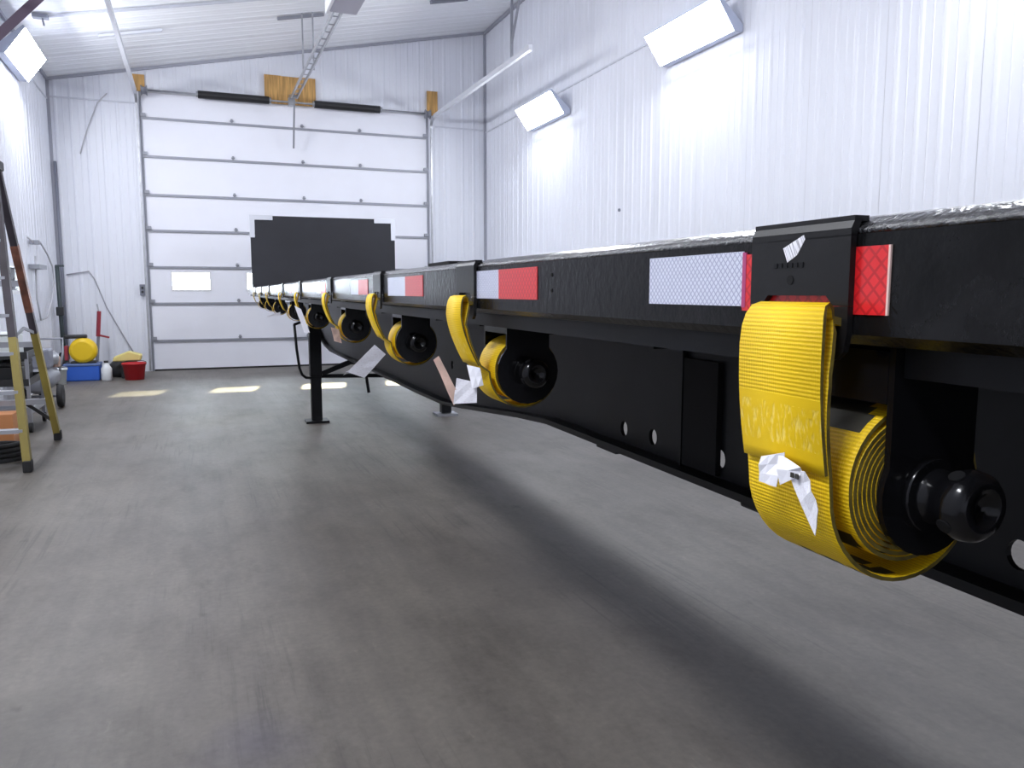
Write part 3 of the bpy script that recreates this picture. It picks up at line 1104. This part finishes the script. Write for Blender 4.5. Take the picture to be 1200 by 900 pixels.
def strap_meshes(xc, zc_, RR, turns, printed):
    """coordinates in the trailer frame (y = 0 at strap centre), root at (.45, 0, 1.45)"""
    ox, oz = .45, 1.45
    xl = xc - RR
    def off(pts):
        return [(p[0] - ox, p[1] - oz) for p in pts]
    zj = 1.256
    xj = .440 + (xl - .440) * .62
    # sewn front layer: out of the slot, over the fold, down to the sewn end
    front = [(.4620, 1.376), (.4500, 1.379), (.4480, 1.386), (.443, 1.3895), (.437, 1.387), (.4335, 1.380), (.4315, 1.370), (.4305, 1.355)]
    n = 10
    for k in range(1, n + 1):
        t = k / n
        front.append((.4305 + (xj - .0038 - .4305) * (t ** 1.4) - .0015 * math.sin(math.pi * t), 1.355 + (zj - 1.355) * t))
    back = [(.4620, 1.373), (.4502, 1.376), (.4485, 1.368), (.444, 1.352), (.440, 1.335)]
    for k in range(1, n + 1):
        t = k / n
        z = 1.335 + (zj - 1.335) * t
        tt = (1.355 - z) / (1.355 - zj)
        gap = .0040 + .0050 * (1 - t) ** 2
        back.append((.4305 + (xj - .0038 - .4305) * (tt ** 1.4) - .0015 * math.sin(math.pi * tt) + gap, z))
    xe, ze = back[-1]
    for k in range(1, 4):
        t = k / 4
        back.append((xe + (xl - xe) * t, ze + (zc_ - ze) * t))
    # the outer wrap hangs loose, the turns inside it are wound tight
    b0 = len(back)
    steps = int(turns * 40)
    for k in range(steps + 1):
        a = math.pi + k * 2 * math.pi / 40
        u = k / 40
        loose = .017 if printed else .011
        rr = RR - loose * min(1, u) ** 1.3 - max(0, u - .6) * .0046
        back.append((xc + rr * math.cos(a), zc_ + rr * math.sin(a)))
    def pr(i, k):
        if not printed:
            return 0
        j = i - b0
        if 6 <= j <= 9 and 1 <= k <= 8 and (k + j) % 4 != 0:          # print low on the outer wrap
            return 2
        if 44 <= j <= 55 or 23 <= j <= 34:                                             # big print over the top of the roll
            u = k - 2
            if k in (0, 11):
                return 0
            if abs(((j - 44) if j > 40 else (j - 23)) - 2 - k * .55) < .9 or abs(((j - 44) if j > 40 else (j - 23)) - 9 + k * .7) < .8:
                return 0
            if k < 10:
                return 2
        return 0
    out = {}
    bf = MB().ribbon(off(front), -W / 2, W / 2, .003, 1, lambda i, k: 1 if i > 10 else 0, 2, wf=lambda i: [.76, .76, .78, .82, .88, .94, .98][i] if i < 7 else 1.0)
    out['loop'] = bf.mesh('webbing_loop', [M['web'], M['stitch'], M['web_edge']])
    bb = MB().ribbon(off(back), -W / 2, W / 2, .0034, 12 if printed else 1, pr, 1, wf=lambda i: [.76, .76, .84, .92, .97][i] if i < 5 else 1.0)
    out['roll'] = bb.mesh('webbing_roll', [M['web'], M['web_edge'], M['ink']])
    # flat hook over the rail
    h = MB()
    hw = .0605
    h.box(.006, .020, -hw, hw, .0075, .0118)                          # top lip on the rail
    h.prism([(-hw, -.058), (-.044, -.058), (-.036, -.0500), (.036, -.0500), (.044, -.058), (hw, -.058), (hw, -.003), (-hw, -.003)],
            lambda u, z: (.003, u, z), lambda u, z: (.0085, u, z))
    for s in (-1, 1):
        a, c = (s * .045, s * hw)
        h.prism([(a, -.096), (a + s * .004, -.101), (c - s * .003, -.094), (c, -.080), (c, -.0582), (a, -.0585)],
                lambda u, z: (.003, u, z), lambda u, z: (.0085, u, z))
    h.box(.003, .0085, -.045, .045, -.094, -.0775)                     # bar below the slot, inside the loop
    h.prism([(.003, -.004), (.0085, -.004), (.0125, .0075), (.0125, .0118), (.008, .0118), (.003, .002)],
            lambda x, z: (x, -hw, z), lambda x, z: (x, hw, z))
    out['hook'] = h.mesh('flat_hook', M['black_hook'])
    return out


SA = strap_meshes(.525, 1.240, .080, 8.2, True)
SB = strap_meshes(.560, 1.243, .073, 7.2, False)

POS = [.535, 1.500, 2.435, 3.565, 4.94, 6.30, 8.05, 9.50, 11.0]
SL = ['nearest yellow strap, wide with a white crumpled tag and a barcode sticker on its hook',
      'second nearest yellow strap, with a torn white tag at its lower end',
      'third nearest yellow strap, with a long white tag sticking out to the left',
      'fourth nearest yellow strap, hanging just right of the landing leg',
      'fifth nearest yellow strap, pale tag beside it, above the landing leg',
      'sixth nearest yellow strap, just left of the landing leg under the bulkhead',
      'third from the front of the far yellow straps below the bulkhead',
      'second from the front of the far yellow straps below the bulkhead',
      'yellow strap farthest away at the front end of the trailer rail']
WL = ['black strap winch in front on the right, round cap toward the camera',
      'black strap winch second nearest, its hanging plate rounded below the rail',
      'black strap winch third nearest, above a long white paper tag',
      'black strap winch fourth nearest, just right of the landing leg',
      'black strap winch fifth nearest, in front of the landing leg top',
      'black strap winch sixth nearest, just left of the landing leg',
      'black strap winch third from the front end of the trailer',
      'black strap winch second from the front end of the trailer',
      'black strap winch farthest away at the front end of the trailer']


def paper(parent, name, pts, rows, m, root, uvs=(.05, .09)):
    """crumpled sheet: pts = 4 corners in the trailer frame, subdivided; thin but solid"""
    b = MB()
    P = [Vector(p) - Vector(root) for p in pts]
    nu, nv = rows
    g = []
    rnd = random.Random(len(pts[0]) * 7 + int(abs(pts[0][2]) * 1000))
    nrm = (P[1] - P[0]).cross(P[3] - P[0]).normalized()
    for j in range(nv + 1):
        for i in range(nu + 1):
            u, v = i / nu, j / nv
            p = P[0] * (1 - u) * (1 - v) + P[1] * u * (1 - v) + P[2] * u * v + P[3] * (1 - u) * v
            p = p + nrm * (rnd.random() - .5) * .0035
            g.append(p)
    a = b.add(g)
    for j in range(nv):
        for i in range(nu):
            q = [a + j * (nu + 1) + i, a + j * (nu + 1) + i + 1, a + (j + 1) * (nu + 1) + i + 1, a + (j + 1) * (nu + 1) + i]
            uv = [((i) / nu * uvs[0], j / nv * uvs[1]), ((i + 1) / nu * uvs[0], j / nv * uvs[1]), ((i + 1) / nu * uvs[0], (j + 1) / nv * uvs[1]), (i / nu * uvs[0], (j + 1) / nv * uvs[1])]
            b.face(q, 0, uv)
    o = b.build(name, m, parent)
    s = o.modifiers.new('solid', 'SOLIDIFY')
    s.thickness = .0006
    return o


for i, Y in enumerate(POS):
    dz = .008 * math.sin(math.pi * Y / 13.7)
    S = SA if i == 0 else SB
    xc, zw = (.528, 1.238) if i == 0 else (.560, 1.243)
    root = (.45, Y, 1.45 + dz)
    st = thing('tie_down_strap', tpt(*root), SL[i], 'strap', 'yellow tie-down straps hooked over the trailer rail', TR)
    hk = link('flat_hook', S['hook'], st, loc=(.005, .016, -.004))
    hk['label'] = 'black flat hook over the rail'
    link('webbing_loop', S['loop'], st)
    link('webbing_roll', S['roll'], st)
    wi = thing('strap_winch', tpt(xc, Y, zw + dz), WL[i], 'winch', 'black strap winches hung under the trailer rail', TR)
    parts = {}
    for key in ('near' if i == 0 else 'near_round', 'far', 'slide', 'drum', 'cap', 'gear', 'hole0', 'hole1', 'hole2', 'hole3'):
        if key.startswith('hole') and i > 2:
            continue
        nm, me = WM[key]
        parts[key] = link(nm, me, parts['cap'] if key.startswith('hole') else wi)
    # tags and stickers
    if i == 0:
        sx = .4525
        paper(hk, 'barcode_sticker', [(sx, .546, 1.429), (sx, .523, 1.441), (sx, .527, 1.451), (sx, .552, 1.441)], (1, 1), M['barcode'], root, (.03, .015))
        b = MB()
        for q in range(6):
            b.box(.0022, .0031, .024 - q * .0065, .0285 - q * .0065, -.0265, -.0225)
        sm = b.build('stamped_mark', M['black_web'], hk)
        sm['kind'] = 'stuff'
        MB().lathe([(.004, 0), (.004, .0012)], (.0024, .542 - Y, 1.413 - 1.45), (1, 0, 0), 14).build('rivet_hole', M['black_matte'], hk)
        paper(st, 'paper_tag', [(.424, .548, 1.240), (.426, .526, 1.240), (.429, .520, 1.270), (.424, .546, 1.262)], (3, 3), M['paper_plain'], root)
        paper(st, 'paper_tag', [(.4245, .5215, 1.243), (.4265, .500, 1.255), (.4275, .499, 1.262), (.4265, .527, 1.268)], (2, 2), M['paper_plain'], root)
        paper(st, 'paper_tag', [(.4310, .485, 1.210), (.4290, .481, 1.232), (.4275, .494, 1.260), (.4270, .5150, 1.256)], (3, 4), M['paper'], root)
        b = MB()
        for s in range(2):
            b.box(.4243, .4250, .499 + s * .0055 - Y + 0, .503 + s * .0055 - Y, 1.2515, 1.2555)
        b.v = [(v[0] - .45 + .0005, v[1], v[2] - 1.45) for v in b.v]
        b.build('tag_print', M['ink'], st)
    if i == 1:
        paper(st, 'paper_tag', [(.408, 1.43, 1.190), (.448, 1.41, 1.193), (.452, 1.42, 1.230), (.418, 1.44, 1.238)], (3, 3), M['paper'], root)
        paper(st, 'paper_tag', [(.440, 1.41, 1.220), (.462, 1.41, 1.226), (.458, 1.42, 1.258), (.438, 1.44, 1.262)], (2, 2), M['paper_plain'], root)
        paper(st, 'paper_tag', [(.412, 1.44, 1.186), (.424, 1.43, 1.198), (.386, 1.45, 1.280), (.378, 1.46, 1.272)], (1, 3), M['paper_pink'], root)
    if i == 2:
        paper(st, 'paper_tag', [(.348, 2.35, 1.166), (.398, 2.35, 1.146), (.463, 2.35, 1.215), (.430, 2.35, 1.244)], (2, 4), M['paper'], root)
        paper(st, 'paper_tag', [(.345, 2.355, 1.166), (.345, 2.41, 1.150), (.372, 2.41, 1.160), (.372, 2.355, 1.18)], (2, 2), M['paper_plain'], root)
    if i == 3:
        paper(st, 'paper_tag', [(.460, 3.46, 1.19), (.492, 3.46, 1.18), (.482, 3.47, 1.24), (.448, 3.47, 1.25)], (2, 3), M['paper_pink'], root)
    if i == 4:
        paper(st, 'paper_tag', [(.470, 4.85, 1.16), (.500, 4.83, 1.16), (.455, 4.84, 1.30), (.42, 4.86, 1.32)], (2, 3), M['paper'], root)
    if i == 6:
        paper(st, 'paper_tag', [(.43, 7.9, 1.16), (.55, 7.9, 1.18), (.55, 7.9, 1.21), (.43, 7.9, 1.175)], (2, 2), M['paper'], root)

# ------------------------------------------------------------------ step ladder at the left
ld = thing('step_ladder', (-1.68, 7.8, 0), 'tall yellow fibreglass step ladder with dark top standing at the left edge', 'ladder')
APEX = 2.42
feet = {}
def lpt(side, s, t):
    """side: -1 near (-y) frame, +1 far; s: -1 left +1 right; t 0 floor .. 1 top"""
    x = s * (.40 + (.185 - .40) * t)
    y = side * (.73 + (.07 - .73) * t)
    return Vector((x, y, .03 + (APEX - .03) * t))


for side in (-1, 1):
    for s in (-1, 1):
        rl = MB().bar(lpt(side, s, 0), lpt(side, s, .42), .055, .075, up=(0, 1, 0)).build('rail', M['fibre'], ld)
        d = MB().bar(lpt(side, s, .42), lpt(side, s, 1), .055, .075, up=(0, 1, 0)).build('upper_rail', M['fibre_backlit'], rl)
        f = lpt(side, s, 0)
        MB().box(f.x - .03, f.x + .03, f.y - .05, f.y + .05, 0, .09).build('rubber_foot', M['rubber'], rl, bevel=.008)
        p, q = lpt(side, s, .50), lpt(side, s, .74)
        if side == 1:
            MB().bar(p + Vector((0, 0, 0)), q, .059, .080, up=(0, 1, 0)).build('warning_label', M['ladder_label'], rl)
for k in range(7):
    t = (k + 1) / 8
    a, c = lpt(-1, -1, t), lpt(-1, 1, t)
    MB().box(a.x, c.x, a.y - .045, a.y + .045, a.z - .03, a.z).build('step', M['ladder_step'], ld)
for k in range(4):
    t = (k + .7) / 4.4
    a, c = lpt(1, -1, t), lpt(1, 1, t)
    MB().box(a.x, c.x, a.y - .015, a.y + .015, a.z - .05, a.z).build('rear_brace', M['ladder_step'], ld)
for s in (-1, 1):
    a, c = lpt(-1, s, .42), lpt(1, s, .42)
    m = (a + c) / 2 + Vector((0, 0, .06))
    b = MB().bar(a, m, .012, .025).bar(m, c, .012, .025)
    b.build('spreader', M['galv_dark'], ld)
    a, c = lpt(1, s, .03), lpt(1, s, .16)
    b = MB().bar(Vector((s * .1, a.y, c.z)), Vector((s * .38, a.y, a.z + .08)), .02, .03).build('corner_brace', M['black_plastic'], ld)
MB().box(-.23, .23, -.12, .12, APEX - .02, APEX + .06).build('top_cap', M['black_plastic'], ld, bevel=.015)

# clutter around the ladder
def bucket(name, x, y, r0, r1, h, m, label, cat, group=None, handle=None):
    o = thing(name, (x, y, 0), label, cat, group)
    MB().lathe([(r0, 0), (r1, h), (r1 + .008, h), (r1 + .008, h - .03), (r1 - .006, h - .001), (r0 - .01, .02), (.0, .02)], (0, 0, 0), (0, 0, 1), 24).build('body', m, o)
    if handle:
        MB().tube([((r1 + .005) * math.cos(R(k * 18)), .35 * r1 * math.sin(R(k * 18)), h + .2 * r1 * math.sin(R(k * 18))) for k in range(11)], .005, 6).build('handle', handle, o)
    return o


# tool cart behind the ladder
tc = thing('tool_cart', (-1.83, 9.45, 0), 'dark tool cart with grey trays standing behind the step ladder', 'cart')
for z in (.18, .47, .74):
    b = MB().box(-.25, .25, -.40, .40, z, z + .02)
    for (a, c, e, f) in ((-.25, -.235, -.4, .4), (.235, .25, -.4, .4), (-.235, .235, -.4, -.385), (-.235, .235, .385, .4)):
        b.box(a, c, e, f, z + .02, z + .07)
    b.build('tray', M['black_plastic'] if z > .2 else M['galv_dark'], tc)
for sx in (-.24, .24):
    for sy in (-.38, .38):
        MB().box(sx - .015, sx + .015, sy - .015, sy + .015, .10, .80).build('post', M['galv_dark'], tc)
        MB().lathe([(.05, -.015), (.05, .015)], (sx, sy, .05), (1, 0, 0), 16).build('caster', M['rubber'], tc)
o = MB().box(-.18, .18, -.28, .28, 0, .16).box(-.18, .18, -.28, .28, .165, .21).box(-.02, .02, -.1, .1, .21, .25).build('tool_box', M['black_plastic'], loc=(-1.83, 9.45, .492), bevel=.01)
tag(o, 'black tool box with handle on the middle tray of the cart', 'tool box')
o = MB().box(-.14, .14, -.2, .2, 0, .20).box(-.145, .145, -.205, .205, .205, .23).build('storage_bin', M['cooler_white'], loc=(-1.84, 9.40, .762), bevel=.01)
tag(o, 'pale grey storage bin on the top tray of the cart', 'bin')

# wheeled air compressor
ac = thing('air_compressor', (-1.78, 11.15, 0), 'wheeled grey air compressor behind the ladder, left of the blue tote', 'air compressor')
MB().lathe([(.0, -.42), (.10, -.41), (.15, -.36), (.15, .36), (.10, .41), (0, .42)], (-.02, 0, .34), (0, 1, 0), 20).build('tank', M['galv_dark'], ac)
for sx in (-.2, .2):
    wl = MB().lathe([(.09, -.03), (.135, -.03), (.145, 0), (.135, .03), (.09, .03)], (sx, -.22, .145), (1, 0, 0), 24).build('wheel', M['rubber'], ac)
    MB().lathe([(.0, -.02), (.09, -.02), (.09, .02), (0, .02)], (sx, -.22, .145), (1, 0, 0), 18).build('wheel_rim', M['galv'], wl)
MB().tube([(-.2, -.22, .145), (.2, -.22, .145)], .015, 8).build('axle', M['galv_dark'], ac)
MB().box(-.12, .12, -.32, -.02, .48, .72).build('motor', M['conduit'], ac, bevel=.03)
MB().lathe([(.10, 0), (.12, .05), (.12, .12), (.08, .16)], (.03, .18, .50), (0, 0, 1), 18).build('pump_head', M['galv'], ac)
MB().lathe([(.05, 0), (.055, .12), (.02, .16)], (.10, .26, .46), (0, 0, 1), 14).build('air_filter', M['paper_pink'], ac)
MB().tube([(-.15, .38, .40), (-.15, .50, .62), (-.15, .55, .80), (.15, .55, .80), (.15, .50, .62), (.12, .38, .40)], .014, 8).build('handle', M['galv_dark'], ac)
for sx in (-.1, .1):
    MB().box(sx - .015, sx + .015, .28, .31, 0, .24).build('support_foot', M['rubber'], ac)

o = MB().box(-.17, .17, -.13, .13, 0, .30).box(-.17, -.005, -.13, .13, .30, .306).box(.005, .17, -.13, .13, .30, .306).build('cardboard_box', M['orange'], loc=(-1.75, 8.35, 0), bevel=.004)
tag(o, 'orange cardboard box on the floor inside the legs of the ladder', 'box')
b = MB()
path = []
for k in range(97):
    a = k * 2 * math.pi / 24
    rr = .17 - .006 * (k // 24)
    path.append((rr * math.cos(a), rr * math.sin(a), .022 + k / 24 * .038))
b.tube(path, .02, 8)
o = b.build('coiled_hose', M['rubber'], loc=(-1.52, 7.48, 0))
tag(o, 'coil of black hose on the floor by the nearest foot of the ladder', 'hose')

# left corner objects
o = MB().box(-.25, .25, -.2, .2, 0, .26).build('storage_tote', M['blue'], loc=(-1.72, 14.25, 0), bevel=.025)
bt = o
tag(o, 'blue plastic tote on the floor in the far left corner, under a yellow machine', 'tote')
MB().box(-.26, .26, -.21, .21, .235, .275).build('lid', mat('grey_blue_lid', (.10, .16, .35), .5), bt, bevel=.012)
ym = thing('wet_vacuum', (-1.72, 14.25, .276), 'round yellow machine with black top on the blue tote', 'vacuum')
MB().lathe([(.14, -.16), (.19, -.14), (.205, 0), (.19, .14), (.14, .16)], (0.02, 0, .20), (0, 1, 0), 24).build('body', M['yellow_wax'], ym)
MB().box(-.16, .2, -.13, .13, 0, .03).build('base', M['black_plastic'], ym, bevel=.008)
MB().box(-.24, .08, -.07, .07, .39, .45).build('handle', M['black_plastic'], ym, bevel=.02)
for a, c, z0, z1 in ((-.075, -.045, .20, .26), (-.02, .01, .215, .25), (.03, .09, .225, .26)):
    MB().box(a, c, -.150, -.139, z0, z1).build('label_mark', M['black_plastic'], ym)
MB().box(-.24, -.19, -.10, .10, .05, .28).build('side_grip', M['dkred'], ym, bevel=.01)
bucket('bucket', -2.0, 13.75, .10, .12, .24, M['cooler_white'], 'small white bucket on the floor left of the blue tote', 'bucket', handle=M['galv'])
jg = thing('plastic_jug', (-1.37, 14.05, 0), 'white plastic jug on the floor right of the blue tote', 'jug')
MB().lathe([(.075, 0), (.08, .02), (.08, .19), (.045, .25), (.03, .27), (.03, .29)], (0, 0, 0), (0, 0, 1), 16).build('body', M['white_plastic'], jg)
MB().lathe([(.034, 0), (.034, .03)], (0, 0, .285), (0, 0, 1), 14).build('cap', M['black_plastic'], jg)
o = MB().lathe([(.22, 0), (.25, .06), (.23, .16), (.14, .25), (.05, .27), (.0, .265)], (0, 0, 0), (0, 0, 1), 14).build('trash_bag', M['black_plastic'], loc=(-1.20, 14.72, 0))
tag(o, 'low black bag on the floor between the white jug and red bucket', 'bag')
bucket('wash_bucket', -.97, 14.05, .14, .175, .27, M['red'], 'red plastic bucket on the floor beside the garage door', 'bucket', handle=M['black_plastic'])
o = MB().prism([(-.22, 0), (.20, 0), (.22, .10), (.02, .16), (-.20, .07)], lambda x, z: (x, -.12, z), lambda x, z: (x, .12, z)).build('drain_pan', mat('pale_yellow_plastic', (.72, .62, .22), .5), loc=(-1.06, 14.40, .276), bevel=.02)
tag(o, 'pale yellow pan leaning behind the rim of the red bucket', 'pan')
o.location = (-1.08, 14.36, .28)
o2 = MB().box(-.12, .12, -.07, .07, 0, .276).build('plastic_crate', M['black_plastic'], loc=(-1.06, 14.33, 0.002), bevel=.01)
tag(o2, 'dark crate behind the red bucket, carrying the yellow pan', 'crate')
jk = thing('floor_jack', (-1.60, 14.85, 0), 'upright tool with red grip leaning in the far left corner', 'jack')
MB().box(-.12, .12, -.1, .1, 0, .05).build('base', M['black_plastic'], jk, bevel=.01)
MB().bar((0, 0, .04), (.06, .05, .72), .035, .035).build('shaft', M['galv_dark'], jk)
MB().bar((.05, .045, .66), (.085, .07, 1.08), .05, .045).build('grip', M['dkred'], jk)
MB().bar((.07, .03, .68), (.22, .03, .64), .03, .03).build('side_handle', M['dkred'], jk)
MB().bar((.08, .07, 1.06), (.06, .07, 1.20), .02, .02, up=(0, 1, 0)).build('tip', M['galv'], jk)

pl = thing('standing_pole', (-2.05, 14.62, 0), 'dark upright pole with a clamp against the left wall near the corner', 'pole')
MB().tube([(0.02, .05, 0), (0, 0, 1.82)], .032, 10).build('shaft', M['teal_dark'], pl)
MB().box(-.045, .06, -.05, .05, 1.02, 1.16).build('clamp', M['black_plastic'], pl, bevel=.01)
MB().lathe([(.09, 0), (.09, .25), (.05, .42)], (0, .05, 0), (0, 0, 1), 14).build('base', M['black_plastic'], pl)
MB().box(-.02, .10, -.03, .03, 1.80, 1.83).build('top_hook', M['teal_dark'], pl)
o = MB().tube([(-2.075, 15.31, 0.02), (-2.075, 15.31, 3.55)], .024, 10).build('corner_conduit', M['conduit'])
tag(o, 'dark vertical conduit in the far left corner of the room', 'conduit')

o = MB().tube([(-2.02, 15.37, 1.69), (-1.68, 15.37, 1.75), (-1.60, 15.36, 1.62), (-1.44, 15.36, 1.14), (-1.22, 15.34, .68), (-1.02, 15.20, .30)], .010, 6).build('power_cord', M['cord'])
tag(o, 'thin grey cord running down the far wall to the red bucket', 'cord')
o = MB().tube([(-1.25, 15.37, 4.72), (-1.40, 15.36, 4.55), (-1.56, 15.36, 4.15), (-1.66, 15.36, 3.85), (-1.70, 15.36, 3.70)], .010, 6).build('wall_cable', M['pale_cord'])
tag(o, 'thin pale cable on the far wall left of the garage door', 'cable')
sw = thing('door_switch', (-.86, YB - .022, 1.34), 'dark push button switch on the wall at the left door jamb', 'switch')
MB().box(-.045, .045, -.06, 0, 0, .19).build('case', M['conduit'], sw, bevel=.008)
MB().lathe([(.02, 0), (.02, .015)], (0, -.06, .13), (0, -1, 0), 12).build('button', M['black_plastic'], sw)
MB().lathe([(.02, 0), (.02, .015)], (0, -.06, .06), (0, -1, 0), 12).build('button', M['black_plastic'], sw)

# hose hung on the left wall
hs = thing('wall_hose', (-2.1, 13.0, 1.0), 'thin hose looped over hooks on the left wall beside the window', 'hose')
pts = [(.02, -.55, 1.14), (.02, -.1, 1.09), (.02, .45, 1.12), (.02, 1.0, .97), (.02, 1.4, .80), (.02, 1.5, .55), (.02, 1.1, .25), (.02, .6, .02), (.02, .1, .0), (.02, -.1, .3), (.02, 0, .9)]
MB().tube(pts, .012, 6).build('hose_loop', M['pale_cord'], hs)
MB().box(-.03, .08, -.08, .04, 1.06, 1.12).build('hook', M['galv_dark'], hs)
MB().box(-.03, .10, -.25, .35, .72, .78).build('shelf_bracket', M['galv_dark'], hs)
o = MB().lathe([(.022, 0), (.022, .02)], (0, 0, 0), (-1, 0, 0), 10).build('wall_sensor', M['conduit'], loc=(XR, 9.9, 2.53))
tag(o, 'small dark round sensor on the right wall below the lamps', 'sensor')
